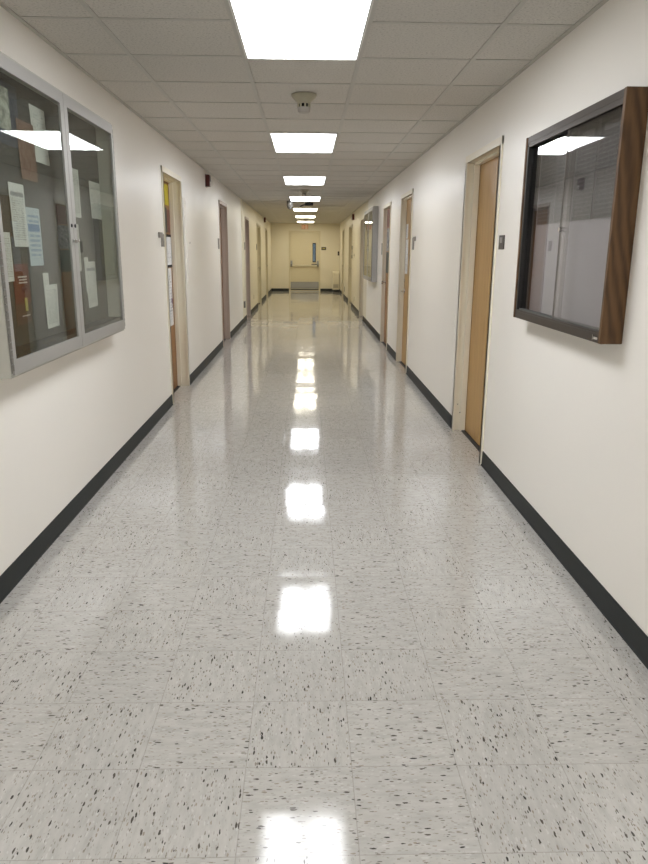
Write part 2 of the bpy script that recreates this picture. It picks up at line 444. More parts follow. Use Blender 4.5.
def side_wall(name, s, xw):
    ops = sorted([(d[2]+.012, d[3]-.012, d[7]-.012) for d in DOORS if d[1] == s])
    b = MB(); y = YB-.2
    for a, e, top in ops:
        b.box(xw, xw+s*TH, y, a, 0, ZC); b.box(xw, xw+s*TH, a, e, top, ZC); y = e
    b.box(xw, xw+s*TH, y, YE+TH, 0, ZC)
    return b.build(name, M['wall'], kind='structure')
side_wall('wall_left', -1, XL); side_wall('wall_right', 1, XR)
MB().box(XL, XR, YB-.2, YB, 0, ZC).build('wall_back', M['wall'], kind='structure')
a, e, top = END_DOOR
MB().box(XL, a+.012, YE, YE+TH, 0, ZC).box(e-.012, XR, YE, YE+TH, 0, ZC).box(a+.012, e-.012, YE, YE+TH, top-.012, ZC).build('wall_end', M['wall_end'], kind='structure')
def baseboard(name, s, xw):
    b = MB(); y = YB
    prof = [(xw, 0), (xw-s*.012, 0), (xw-s*.006, .012), (xw-s*.005, .094), (xw-s*.003, .1016), (xw, .1016)]
    for d in sorted([d for d in DOORS if d[1] == s], key=lambda d: d[2]):
        b.prism(prof, 1, y, d[2]-.002); y = d[3]+.002
    b.prism(prof, 1, y, YE)
    return b.build(name, M['base'], kind='structure')
baseboard('baseboard_left', -1, XL); baseboard('baseboard_right', 1, XR)
pe = [(YE, 0), (YE-.012, 0), (YE-.006, .012), (YE-.005, .096), (YE-.003, .1016), (YE, .1016)]
MB().prism(pe, 0, XL+.006, a-.002).prism(pe, 0, e+.002, XR-.006).build('baseboard_end', M['base'], kind='structure')
# suspended ceiling grid: main tees along the corridor, cross tees, wall angle
g = MB()
for x in (-.935, -.33, .285, .895): g.box(x-.012, x+.012, YB, YE, ZC-.004, ZC+.002)
y = 2.9 - 13*.6
while y < YE:
    if y > YB: g.box(XL, XR, y-.012, y+.012, ZC-.0035, ZC+.002)
    y += .6
g.build('trim_1', M['tee'], kind='structure')
MB().box(XL, XL+.022, YB, YE, ZC-.005, ZC+.002).box(XR-.022, XR, YB, YE, ZC-.005, ZC+.002).box(XL, XR, YE-.022, YE, ZC-.005, ZC+.002).build('trim_2', M['tee'], kind='structure')
# vertical cover strip at the joint where the two paints meet
MB().box(XL-.002, XL+.012, 14.47, 14.53, .10, ZC-.005).build('trim_3', M['frame'], kind='structure', bevel=.003)

# ------------------------------------------------------------------ doors
def side_door(d):
    name, s, y0, y1, rec, leaf, fr, top = d
    xw = XL if s < 0 else XR
    root = bpy.data.objects.new(name, None); COL.objects.link(root); root.location = (xw + s*rec, (y0+y1)/2, 0); root['kind'] = 'structure'
    X = lambda o: xw + s*o
    f = MB(); lp = .05
    for ya, yb in ((y0, y0+lp), (y1-lp, y1)):
        f.box(X(-.012), X(TH-.01), ya+.014, yb, 0, top-.014)
        f.box(X(-.012), X(.004), ya, yb, 0, top)
    f.box(X(-.012), X(TH-.01), y0+.014, y1-.014, top-lp, top-.014)
    f.box(X(-.0121), X(.004), y0, y1, top-lp, top)
    st0, st1 = rec-.045, rec-.002
    if st0 > .01:
        f.box(X(st0), X(st1), y0+lp, y0+lp+.016, 0, top-lp); f.box(X(st0), X(st1), y1-lp-.016, y1-lp, 0, top-lp)
        f.box(X(st0), X(st1), y0+lp, y1-lp, top-lp-.016, top-lp)
    f.build('door_frame', M[fr], root, bevel=.002)
    MB().box(X(rec), X(rec+.045), y0+lp+.003, y1-lp-.003, .008, top-lp-.003).build('door_leaf', M[leaf], root, bevel=.002)
    MB().box(X(rec-.03), X(rec+.06), y0+lp, y1-lp, 0, .007).build('threshold', M['dark'], root)
    return root
R = {d[0]: side_door(d) for d in DOORS}
def knob(door, s, xleaf, y, z=.98):
    k = MB().lathe((xleaf, y, z), (-s, 0, 0), [(.033, -.002), (.033, .004), (.026, .010), (.011, .014), (.011, .034), (.022, .040), (.028, .052), (.026, .064), (.014, .070)], 20).build('door_knob', M['chrome'], R[door], smooth=True)
    return k
knob('door_8', 1, XR+.045, 11.43, .97)
def lever(door, s, xleaf, y, z=.98):
    b = MB().lathe((xleaf, y, z), (-s, 0, 0), [(.03, -.002), (.03, .008), (.011, .012), (.011, .05)], 18)
    b.box(xleaf-s*.040, xleaf-s*.056, y-.012, y-.13 if y > 0 else y, z-.010, z+.010)
    b.build('door_handle', M['chrome'], R[door], smooth=False, bevel=.003)
    MB().lathe((xleaf, y, z+.13), (-s, 0, 0), [(.024, -.002), (.024, .012), (.012, .016)], 18).build('deadbolt', M['chrome'], R[door], smooth=True)
lever('door_7', 1, XR+.06, 9.30, .95); lever('door_6', 1, XR+.09, 4.78); lever('door_1', -1, XL-.115, 6.76); lever('door_2', -1, XL-.085, 10.99)
knob('door_10', 1, XR+.06, 20.62); knob('door_11', 1, XR+.06, 24.33); knob('door_4', -1, XL-.06, 20.28); knob('door_5', -1, XL-.06, 23.83); knob('door_9', 1, XR+.08, 15.45); knob('door_3', -1, XL-.10, 15.5)
# scuffs where carts hit the foot of the frame by the near right door
sc_ = MB()
for (yy, zz, r) in ((5.606, .155, .006), (5.606, .225, .004)):
    sc_.lathe((XR+.045 if r > .005 else XR+.02, yy+.0055, zz), (0, -1, 0), [(r, 0), (r*.9, .0024)], 12)
sc_.build('scuff_mark', M['sign_brown'], R['door_6'])

# the end door
ed = bpy.data.objects.new('door_12', None); COL.objects.link(ed); ed.location = ((a+e)/2, YE, 0); ed['kind'] = 'structure'
f = MB()
for xa, xb in ((a, a+.05), (e-.05, e)): f.box(xa, xb, YE-.012, YE+TH-.01, 0, top)
f.box(a, e, YE-.0121, YE+TH-.01, top-.05, top).build('door_frame', M['cream_door'], ed, bevel=.002)
dx0, dx1, dz1 = a+.053, e-.053, top-.053
wx0, wx1, wz0, wz1 = .245, .345, 1.08, 1.73
yl = YE+.03
MB().box(dx0, wx0, yl, yl+.045, .008, dz1).box(wx1, dx1, yl, yl+.045, .008, dz1).box(wx0, wx1, yl, yl+.045, .008, wz0).box(wx0, wx1, yl, yl+.045, wz1, dz1).build('door_leaf', M['cream_door'], ed)
fb = MB()
for z0, z1 in ((wz0-.02, wz0+.012), (wz1-.012, wz1+.02)): fb.box(wx0-.012, wx1+.012, yl-.01, yl+.05, z0, z1)
for x0, x1 in ((wx0-.012, wx0+.006), (wx1-.006, wx1+.012)): fb.box(x0, x1, yl-.0101, yl+.05, wz0, wz1)
fb.build('window_bead', M['bronze_black'], ed)
MB().box(wx0, wx1, yl+.018, yl+.024, wz0, wz1).build('window_pane', M['glass'], ed)
MB().box(wx0-.05, wx1+.06, yl-.014, yl, .945, 1.0).build('door_plate', M['bronze_black'], ed, bevel=.002)
kp = MB().box(dx0+.01, dx1-.01, yl-.004, yl+.001, .10, .345).build('kick_plate', M['steel'], ed)
MB().box(dx0+.01, dx1-.01, yl-.012, yl+.001, .05, .085).build('door_sweep', M['dark'], ed)
pb = MB().lathe((dx0+.03, yl-.075, .945), (1, 0, 0), [(.022, 0), (.022, dx1-dx0-.06)], 16).build('push_bar', M['cream_metal'], ed, smooth=True)
for xx in (dx0+.012, dx1-.082):
    MB().prism([(yl, .90), (yl-.07, .90), (yl-.10, .93), (yl-.10, .99), (yl-.05, 1.10), (yl, 1.12)], 0, xx, xx+.07).build('bar_end', M['grey_metal'], ed, bevel=.004)

# ------------------------------------------------------------------ ceiling lamps
def lamp(loc, label, lens):
    t = thing('ceiling_light', label, 'ceiling light', loc, 'recessed lamp panels down the middle of the ceiling')
    hx, L = .294, 1.2
    f = MB()
    x, y, z = loc
    f.box(x-hx-.004, x-hx+.008, y-.006+.012, y+L-.006, z-.012, z+.004); f.box(x+hx-.008, x+hx+.004, y+.006, y+L-.006, z-.012, z+.004)
    f.box(x-hx+.008, x+hx-.008, y+.006, y+.016, z-.012, z+.004); f.box(x-hx+.008, x+hx-.008, y+L-.016, y+L-.006, z-.012, z+.004)
    f.build('frame', M['white_enamel'], t)
    MB().box(x-hx+.008, x+hx-.008, y+.016, y+L-.016, z-.009, z+.003).build('diffuser', M[lens], t)
    return t
LAB = {-2: 'unseen lamp panel added to the ceiling row well behind the camera', -1: 'unseen lamp panel added to the ceiling row just behind the camera',  # both out of view, added along the row to light the foreground
 0: 'nearest big white ceiling lamp panel, cut off by the top of the picture', 1: 'second ceiling lamp panel, just past the large near smoke detector',
 2: 'third ceiling lamp panel down the corridor, before the small smoke detector', 3: 'fourth ceiling lamp panel, between the small smoke detector and the hanging black device',
 4: 'fifth ceiling lamp panel, first one beyond the hanging black device', 5: 'sixth ceiling lamp panel, last but one before the end door', 6: 'seventh and last ceiling lamp panel, nearest the end door'}
first = {}
for k in range(-2, 7):
    lc = (-.0225, 2.9+3.6*k, ZC-.002)
    lens = 'lens' if k <= 0 else 'lens_mid' if k < 4 else 'lens_warm'
    if lens in first: dup(first[lens], lc, LAB[k])
    else: first[lens] = lamp(lc, LAB[k], lens)

# smoke detectors
def detector(loc, label):
    t = thing('smoke_detector', label, 'smoke detector', loc, 'smoke detectors on the ceiling')
    MB().lathe(loc, (0, 0, -1), [(.083, 0), (.083, .010), (.074, .022), (.058, .036), (.046, .048), (.042, .056)], 32).build('base', M['detector'], t, smooth=True)
    c = (loc[0], loc[1], loc[2]-.054)
    MB().lathe(c, (0, 0, -1), [(.034, 0), (.034, .026)], 24).build('chamber', M['black'], t, smooth=True)
    v = MB()
    for k in range(8):
        q = 2*PI*k/8 + .2
        v.cyl((loc[0]+.038*math.cos(q), loc[1]+.038*math.sin(q), loc[2]-.080), (0, 0, 1), .0065, .028, 8)
    v.build('vent_post', M['detector'], t)
    MB().lathe((loc[0], loc[1], loc[2]-.078), (0, 0, -1), [(.043, 0), (.043, .006), (.040, .026), (.033, .032)], 28).build('cap', M['detector_low'], t, smooth=True)
    return t
det = detector((-.015, 5.0, ZC-.004), 'large cream smoke detector on the ceiling between the first two lamp panels')
dup(det, (-.03, 12.3, ZC-.004), 'small grey looking smoke detector between the third and fourth ceiling lamp panels')
dd = dup(det, (-.055, 23.2, ZC-.004), 'tiny distant smoke detector just before the last ceiling lamp panel')
dd.scale = (.55, .55, .42)

# hanging things mid corridor
t = thing('dome_camera', 'grey dome camera hanging from the ceiling left of the fifth lamp panel', 'camera', (-.335, 15.0, ZC-.02))
MB().cyl((-.335, 15.0, ZC-.022), (0, 0, 1), .068, .020, 24).build('mount_plate', M['grey_metal'], t, smooth=True)
MB().lathe((-.335, 15.0, ZC-.02), (0, 0, -1), [(.060, 0), (.064, .01), (.064, .085), (.060, .09)], 24).build('housing', M['grey_metal'], t, smooth=True)
MB().lathe((-.335, 15.0, ZC-.108), (0, 0, -1), [(.058, 0), (.055, .02), (.045, .04), (.028, .055), (.008, .062)], 24).build('dome', M['smoked'], t, smooth=True)
t = thing('ceiling_projector', 'black device with a sloping arm hanging from the ceiling before the fifth lamp panel', 'projector', (.055, 15.25, ZC-.075))
MB().box(-.03, .145, 15.15, 15.35, ZC-.075, ZC-.022).build('housing', M['black'], t, bevel=.008)
MB().cyl((.055, 15.25, ZC-.025), (0, 0, 1), .03, .022, 16).build('mount', M['black'], t, smooth=True)
MB().tube([(-.02, 15.25, ZC-.055), (-.07, 15.25, ZC-.066), (-.11, 15.25, ZC-.085), (-.135, 15.25, ZC-.098)], .011).build('arm', M['black'], t, smooth=True)

# ------------------------------------------------------------------ left display case
cx, cy0, cy1, cz0, cz1, cf = XL, 2.82, 4.63, .932, 2.192, -1.186
def alu_case(s, xw, y0, y1, z0, z1, xf, name, label, papers_mat, loc):
    t = thing(name, label, 'display case', loc)
    b = MB(); w = .028
    fx = xf - s*(-.014)  # frame stops behind the door faces
    fx = xf + s*.010
    b.box(xw+s*-.0005, fx, y0, y0+w, z0, z1).box(xw+s*-.0005, fx, y1-w, y1, z0, z1).box(xw+s*-.0005, fx, y0+w, y1-w, z0, z0+w).box(xw+s*-.0005, fx, y0+w, y1-w, z1-w, z1)
    b.build('case_frame', M['alu_side'] if s < 0 else M['alu'], t, bevel=.002)
    MB().box(xw-s*.001, xw-s*.012, y0+w, y1-w, z0+w, z1-w).build('back_board', papers_mat, t)
    MB().box(xw-s*.012, fx+s*.004, y0+w, y1-w, z0+w, z0+w+.062).build('bottom_ledge', M['dark'], t)
    ym = (y0+y1)/2
    for k, (ya, yb) in enumerate(((y0+.016, ym-.002), (ym+.002, y1-.016))):
        f = MB(); st = .050; x0, x1 = fx, xf
        so = .030  # outer stile
        la = so if k == 0 else st; lb = st if k == 0 else so
        f.box(x0, x1, ya, ya+la, z0+.012, z1-.012).box(x0, x1, yb-lb, yb, z0+.012, z1-.012)
        f.box(x0, x1, ya+la, yb-lb, z0+.012, z0+.072).box(x0, x1, ya+la, yb-lb, z1-.066, z1-.012)
        f.box(xf+s*-.0005, xf+s*.0004+s*.001, ya+la, yb-lb, z0+.010, z0+.0105)
        dr = f.build('glazed_door', M['alu'], t, bevel=.002)
        MB().box(xf+s*.005, xf+s*.0085, ya+la-.004, yb-lb+.004, z0+.068, z1-.062).build('glass_pane', M['glass'], dr)
        hy = ya-.004 if k == 0 else yb+.004
        h = MB(); z = z0+.03
        while z < z1-.05:
            h.cyl((xf+s*.006, hy, z), (0, 0, 1), .0075, .024, 10); z += .030
        h.box(xf+s*.007, xf+s*.010, hy-.007, hy+.007, z0+.02, z1-.02)
        h.build('piano_hinge', M['grey_metal'], dr)
        hd = MB(); yh = (yb-.025) if k == 0 else (ya+.025)
        zc = z0+.553
        hd.cyl((xf+s*.001, yh, zc), (-s, 0, 0), .010, .016, 14); hd.box(xf-s*.010, xf-s*.016, yh-.012, yh+.030 if k == 0 else yh+.012, zc-.005, zc+.005)
        hd.build('latch', M['chrome'], dr, bevel=.001)
        MB().cyl((xf+s*.001, yh, zc+.075), (-s, 0, 0), .009, .005, 14).build('lock', M['dark'], dr)
    return t
alu_case(-1, XL, cy0, cy1, cz0, cz1, cf, 'display_case', 'large aluminium display case with two glass doors on the left wall', M['tack'], (XL, (cy0+cy1)/2, cz0))
BX = XL+.0125   # front of the tackboard
GP = 'sheets pinned up in the left display case'
def pin(name, label, cat, mat, y0, y1, z0, z1, curl=.004, slant=0., layer=0, xw=BX, s=1, group=GP):
    o = MB().sheet(xw+s*.0015*layer, s, y0, y1, z0, z1, curl, slant).build(name, mat)
    tag(o, label, cat, group); return settle(o)
pin('poster', 'navy poster at the top left of the left display case, behind a pale photo', 'poster', M['navy'], 3.02, 3.385, 1.875, 2.13, .002)
pin('photo_print', 'pale photograph mounted on the navy poster in the left display case', 'photo', M['photo'], 3.02, 3.285, 1.935, 2.105, .002, layer=2)
pin('paper_sheet', 'grey white sheet at the top of the left display case, right of the rust flyer', 'paper', M['paper2'], 3.535, 3.727, 1.845, 2.095, .004, -.02)
pin('flyer', 'rust brown flyer overlapping a white sheet near the top of the left display case', 'flyer', M['rust'], 3.345, 3.545, 1.75, 2.003, .003, .0, 2)
pin('paper_sheet', 'white sheet with a dark heading below the rust flyer in the left display case', 'paper', M['paper_head'], 3.19, 3.357, 1.453, 1.723, .003, 0., 2)
pin('paper_sheet', 'pale blue printed sheet in the middle of the left case door pane nearest us', 'paper', M['paper_blue'], 3.36, 3.532, 1.367, 1.63, .003)
pin('paper_sheet', 'narrow white sheet at the hinge edge of the left display case, beside the red poster', 'paper', M['paper'], 3.075, 3.158, 1.306, 1.512, .003, 0., 1)
rp = thing('red_poster', 'red poster with white lines and a yellow sticker low in the left display case', 'poster', (BX, 3.23, 1.115), GP)
MB().sheet(BX, 1, 3.150, 3.325, 1.205, 1.378, .0005).build('red_panel', M['red_poster'], rp)
MB().sheet(BX, 1, 3.145, 3.315, 1.112, 1.206, .0005).build('dark_panel', M['maroon'], rp)
MB().box(BX+.0022, BX+.0030, 3.20, 3.30, 1.318, 1.325).box(BX+.0022, BX+.0030, 3.21, 3.295, 1.306, 1.312).box(BX+.0022, BX+.0030, 3.205, 3.30, 1.293, 1.299).build('white_lines', M['white_print'], rp)
MB().box(BX+.0022, BX+.0032, 3.252, 3.282, 1.168, 1.228).build('yellow_sticker', M['yellow_label'], rp)
MB().box(BX+.0022, BX+.0030, 3.21, 3.30, 1.146, 1.151).build('white_lines', M['white_print'], rp)
pin('paper_sheet', 'narrow white strip of paper behind a larger sheet at bottom centre of left display case', 'paper', M['paper2'], 3.503, 3.58, 1.075, 1.331, .002)
pin('paper_sheet', 'white typed sheet at bottom centre of the left display case, left of the mullion', 'paper', M['paper'], 3.50, 3.675, 1.062, 1.272, .004, .015, 2)
pin('paper_sheet', 'white sheet just right of the mullion, upper half of the left display case', 'paper', M['paper'], 4.032, 4.185, 1.617, 1.875, .004)
pin('paper_sheet', 'white sheet highest toward the far end of the left display case', 'paper', M['paper2'], 4.375, 4.594, 1.625, 1.838, .004)
pin('paper_sheet', 'slim white sheet half hidden behind the mullion latch of the left display case', 'paper', M['paper'], 4.03, 4.115, 1.325, 1.58, .003)
pin('paper_sheet', 'white typed sheet low in the far door of the left display case', 'paper', M['paper_head'], 4.187, 4.378, 1.11, 1.375, .004)
pin('paper_sheet', 'narrow white strip behind the low sheet in far door of the left display case', 'paper', M['paper2'], 4.175, 4.25, 1.20, 1.40, .002, layer=-.6)
pin('paper_sheet', 'small white scrap at the near edge of the left display case, under the navy poster', 'paper', M['paper'], 2.99, 3.10, 1.80, 1.86, .002)

# ------------------------------------------------------------------ right oak display case
y0, y1, z0, z1, xf = 2.69, 3.87, 1.097, 2.02, 1.150
t = thing('display_case', 'dark oak sided display case with sliding glass on the right wall', 'display case', (XR, (y0+y1)/2, z0))
MB().box(XR, xf-.004, y0, y0+.022, z0, z1).build('oak_side', M['oak'], t, bevel=.0025)
MB().box(XR, xf-.004, y1-.022, y1, z0, z1).build('oak_side', M['oak'], t, bevel=.0025)
ya, yb = y0+.022, y1-.022
MB().box(XR, xf, ya, yb, z0, z0+.036).box(xf, xf+.006, ya, yb, z0+.036, z0+.046).build('bottom_rail', M['bronze'], t, bevel=.0015)
MB().box(XR, xf, ya, yb, z1-.030, z1).box(xf, xf+.006, ya, yb, z1-.052, z1-.030).build('top_rail', M['bronze'], t, bevel=.0015)
MB().box(xf+.004, XR-.010, ya, yb, z0+.036, z0+.040).box(xf+.018, xf+.021, ya, yb, z0+.040, z0+.052).box(xf+.033, xf+.036, ya, yb, z0+.040, z0+.052).build('lower_track', M['track'], t)
MB().box(xf+.018, xf+.021, ya, yb, z1-.052, z1-.030).box(xf+.033, xf+.036, ya, yb, z1-.052, z1-.030).build('upper_track', M['bronze_black'], t)
MB().box(xf+.002, XR-.010, yb-.006, yb, z0+.036, z1-.03).box(xf, xf+.012, yb-.024, yb-.006, z0+.036, z1-.03).build('end_channel', M['bronze_black'], t)
MB().box(xf+.002, XR-.010, ya, ya+.006, z0+.036, z1-.03).build('end_channel', M['bronze_black'], t)
MB().box(XR-.010, XR-.0005, ya, yb, z0+.03, z1-.028).build('back_board', M['grey_board'], t)
ymid = 3.255
MB().box(xf+.0245, xf+.0295, ymid-.03, yb-.008, z0+.044, z1-.034).build('glass_pane', M['glass_r'], t)
pn = MB().box(xf+.0095, xf+.0145, ya+.008, ymid+.03, z0+.044, z1-.034).build('glass_pane', M['glass_r'], t)
MB().box(xf+.0085, xf+.0155, ymid+.0285, ymid+.0325, z0+.044, z1-.034).build('glass_edge', M['sign_grey'], pn)
MB().cyl((xf+.0095, ymid+.012, 1.545), (-1, 0, 0), .011, .012, 16).build('lock', M['chrome'], t, smooth=True)
MB().box(xf-.0015, xf, y0+.035, y0+.075, z0+.012, z0+.022).box(xf-.003, xf, y0+.078, y0+.082, z0+.008, z0+.030).build('lock_strip', M['chrome'], t)
RX = XR-.0105
ros = [(3.096, 3.330, 'second', 'dark roster poster second from the near oak side, just short of the pane overlap'),
       (2.855, 3.090, 'first', 'dark roster poster nearest the oak side in the right display case'),
       (3.336, 3.570, 'third', 'dark roster poster just beyond the overlap of the sliding panes in oak display case'),
       (3.576, 3.822, 'fourth', 'dark roster poster at the far end of the oak display case')]
for p0, p1, q, lab in ros:
    o = MB().sheet(RX, -1, p0, p1, 1.583, 1.985, .0015).build('roster_poster', M['roster'])
    tag(o, lab, 'poster', 'dark roster posters in the oak display case'); settle(o)

# ------------------------------------------------------------------ far display case on the right wall
alu_case(1, XR, 12.42, 14.2, .93, 2.20, 1.134, 'display_case', 'distant aluminium display case on the right wall past the second pair of doors', M['grey_board'], (XR, 13.3, .93))
fl = thing('flyer', 'black and white flyer at the bottom far corner of the distant right display case', 'flyer', (XR-.013, 13.92, 1.03))
MB().sheet(XR-.0125, -1, 13.80, 14.06, 1.03, 1.18, .001).build('sheet', M['black'], fl)
MB().box(XR-.0150, XR-.0165, 13.84, 13.98, 1.08, 1.14).build('white_block', M['white_print'], fl)

# ------------------------------------------------------------------ notices on the doors
L1 = XL-.115
GD = 'notices on the first left door'
def notice(lab, mat, y0, y1, z0, z1, xw=L1, s=1, cat='poster', name='poster', layer=0, group=GD, curl=.002):
    return pin(name, lab, cat, mat, y0, y1, z0, z1, curl, 0., layer, xw, s, group)
notice('yellow poster at the top of the first left door', M['yellow'], 7.20, 7.52, 1.885, 2.085)
notice('dark green card under the yellow poster on the first left door', M['greenish'], 7.20, 7.40, 1.62, 1.86)
notice('brick red poster under the yellow poster, beside the dark card on the first left door', M['brick_red'], 7.415, 7.535, 1.62, 1.845)
dc = thing('framed_notice', 'white notice in a dark frame at eye level on the first left door', 'notice', (L1, 7.40, 1.28), GD)
MB().box(L1, L1+.008, 7.23, 7.535, 1.275, 1.60).build('frame', M['black'], dc)
MB().sheet(L1+.0072, 1, 7.26, 7.515, 1.30, 1.575, .0004).build('sheet', M['paper_white'], dc)
wp = thing('poster', 'tall white poster with a violet shape on the lower half of first left door', 'poster', (L1, 7.37, .68), GD)
MB().sheet(L1, 1, 7.20, 7.50, .68, 1.265, .002).build('sheet', M['paper_white'], wp)
MB().lathe((L1+.0030, 7.455, .93), (1, 0, 0), [(.034, 0), (.034, .0008)], 18).prism([(7.448, .96), (7.462, .96), (7.456, 1.07)], 0, L1+.0030, L1+.0038).prism([(7.440, .86), (7.470, .86), (7.462, .90), (7.448, .90)], 0, L1+.0030, L1+.0038).build('violet_shape', M['violet'], wp)
R2 = XR+.06
G7 = 'notices on the second right door'
notice('long white poster on the second right door, above its handle', M['paper_white'], 9.10, 9.345, 1.17, 1.60, R2, -1, group=G7)
notice('small white sheet at the top of the notices on the second right door', M['paper_white'], 9.15, 9.34, 1.61, 1.79, R2, -1, 'paper', 'paper_sheet', group=G7)
R3x = XR+.045; G8 = 'notices on the third right door'
notice('brick red poster at the top of the third right door', M['brick_red'], 10.72, 11.44, 1.82, 2.08, R3x, -1, group=G8)
notice('dark picture collage in the middle of the third right door', M['collage'], 10.72, 11.44, 1.46, 1.80, R3x, -1, group=G8)
notice('black poster low on the third right door, above the knob', M['greenish'], 10.72, 11.44, 1.12, 1.44, R3x, -1, group=G8)

# ------------------------------------------------------------------ room signs, alarms and wall fittings
def room_sign(s, xw, y0, y1, z0, z1, label, mat='sign_brown', flag=False):
    t = thing('room_sign', label, 'sign', (xw, (y0+y1)/2, z0), 'room number signs beside the doors')
    MB().box(xw, xw+s*.006, y0, y1, z0, z1).build('plate', M[mat], t, bevel=.001)
    w = y1-y0; h = z1-z0
    MB().box(xw+s*.005, xw+s*.0085, y0+w*.28, y1-w*.28, z0+h*.45, z0+h*.85).build('insert', M['insert'], t)
    if flag:
        MB().box(xw, xw+s*.012, y0-.11, y0+.03, z1-.035, z1+.012).build('flag', M[mat], t, bevel=.001)
    return t
room_sign(-1, XR, 4.46, 4.575, 1.462, 1.548, 'small dark brown room sign on right wall beside the nearest right door')
room_sign(-1, XR, 8.22, 8.34, 1.47, 1.60, 'grey room sign with a small side tab beside the second right door', 'sign_grey', True)
room_sign(-1, XR, 11.62, 11.74, 1.40, 1.58, 'grey room sign just past the third right door', 'sign_grey')
room_sign(1, XL, 6.48, 6.60, 1.475, 1.585, 'grey room sign with a side tab beside the first left door', 'sign_grey', True)
room_sign(1, XL, 10.62, 10.76, 1.47, 1.62, 'grey room sign beside the second left door', 'sign_grey')
room_sign(1, XL, 15.12, 15.27, 1.47, 1.62, 'tiny grey room sign beside the third left door, past the wall joint', 'sign_grey')
room_sign(1, XL, 18.72, 18.9, 1.47, 1.62, 'faint distant room sign beside the fourth left door', 'sign_grey')
t = thing('room_sign', 'pair of black plaques on the frame of the far right cream door', 'sign', (XR, 19.3, 1.33), 'room number signs beside the doors')
MB().box(XR, XR-.012, 19.22, 19.33, 1.50, 1.60).build('plate', M['black'], t); MB().box(XR, XR-.012, 19.22, 19.33, 1.27, 1.36).build('plate', M['black'], t)
MB().box(XR, XR-.010, 19.24, 19.31, 1.37, 1.49).build('insert', M['insert'], t)

def alarm(loc, s, label):
    x, y, z = loc
    t = thing('fire_alarm', label, 'alarm', loc, 'dark red fire alarms high on the walls')
    MB().box(x, x+s*.055, y-.055, y+.055, z, z+.145).build('housing', M['red_dark'], t, bevel=.006)
    MB().lathe((x+s*.050, y, z+.034), (s, 0, 0), [(.030, 0), (.030, .020), (.024, .034), (.010, .042)], 16).build('strobe', M['strobe'], t, smooth=True)
    g = MB()
    for k in range(5): g.box(x+s*.054, x+s*.058, y-.04, y+.04, z+.072+.012*k, z+.077+.012*k)
    g.build('grille', M['black'], t)
    MB().box(x, x+s*.006, y-.062, y+.062, z-.007, z+.152).build('mount_plate', M['red_dark'], t, bevel=.002)
    return t
alarm((XL, 9.55, 2.245), 1, 'dark red fire alarm with a white strobe high on left wall after the first door')
alarm((XL, 22.3, 2.30), 1, 'distant dark red fire alarm high on the left wall near the corridor end')
alarm((XR, 18.7, 2.24), -1, 'dark red fire alarm high on the right wall beyond the distant display case')

t = thing('access_panel', 'white painted access panel on the left wall just past the first door', 'panel', (XL, 8.05, 1.10))
MB().box(XL, XL+.007, 7.78, 8.42, 1.10, 1.985).build('panel_frame', M['wall'], t, bevel=.001)
MB().box(XL+.006, XL+.013, 7.805, 8.395, 1.125, 1.960).build('panel_door', M['wall'], t, bevel=.001)
MB().cyl((XL+.012, 7.99, 1.525), (1, 0, 0), .011, .004, 14).build('lock', M['sign_grey'], t)

t = thing('wall_raceway', 'thin vertical raceway running down the left wall to a grey outlet box', 'raceway', (XL, 14.62, .30))
MB().box(XL, XL+.014, 14.60, 14.625, .43, ZC-.006).build('channel', M['frame'], t, bevel=.002)
MB().box(XL, XL+.042, 14.55, 14.68, .31, .44).build('outlet_box', M['grey_metal'], t, bevel=.004)

def plate(label, xw, s, y, z, w, h, mat, ins, cat='outlet', name='outlet'):
    t = thing(name, label, cat, (xw, y, z-h/2), 'outlets and switches on the walls')
    MB().box(xw, xw+s*.006, y-w/2, y+w/2, z-h/2, z+h/2).build('plate', M[mat], t, bevel=.0015)
    MB().box(xw+s*.005, xw+s*.009, y-w*.18, y+w*.18, z+h*.08, z+h*.34).build('socket', M[ins], t)
    MB().box(xw+s*.005, xw+s*.009, y-w*.18, y+w*.18, z-h*.34, z-h*.08).build('socket', M[ins], t)
plate('cream outlet low on the right wall under the far light switch', XR, -1, 18.05, .28, .08, .12, 'cream_metal', 'grey_metal')
plate('brown outlet plate low on the right wall near the corridor end', XR, -1, 22.8, .28, .12, .16, 'sign_grey', 'sign_brown')
plate('cream outlet low on the left wall beyond the third left door', XL, 1, 17.5, .35, .08, .12, 'cream_metal', 'grey_metal')
t = thing('light_switch', 'small grey light switch on the right wall beyond the distant display case', 'switch', (XR, 18.3, 1.30), 'outlets and switches on the walls')
MB().box(XR, XR-.006, 18.26, 18.34, 1.30, 1.42).build('plate', M['cream_metal'], t, bevel=.001); MB().box(XR-.005, XR-.016, 18.29, 18.31, 1.345, 1.375).build('toggle', M['grey_metal'], t)

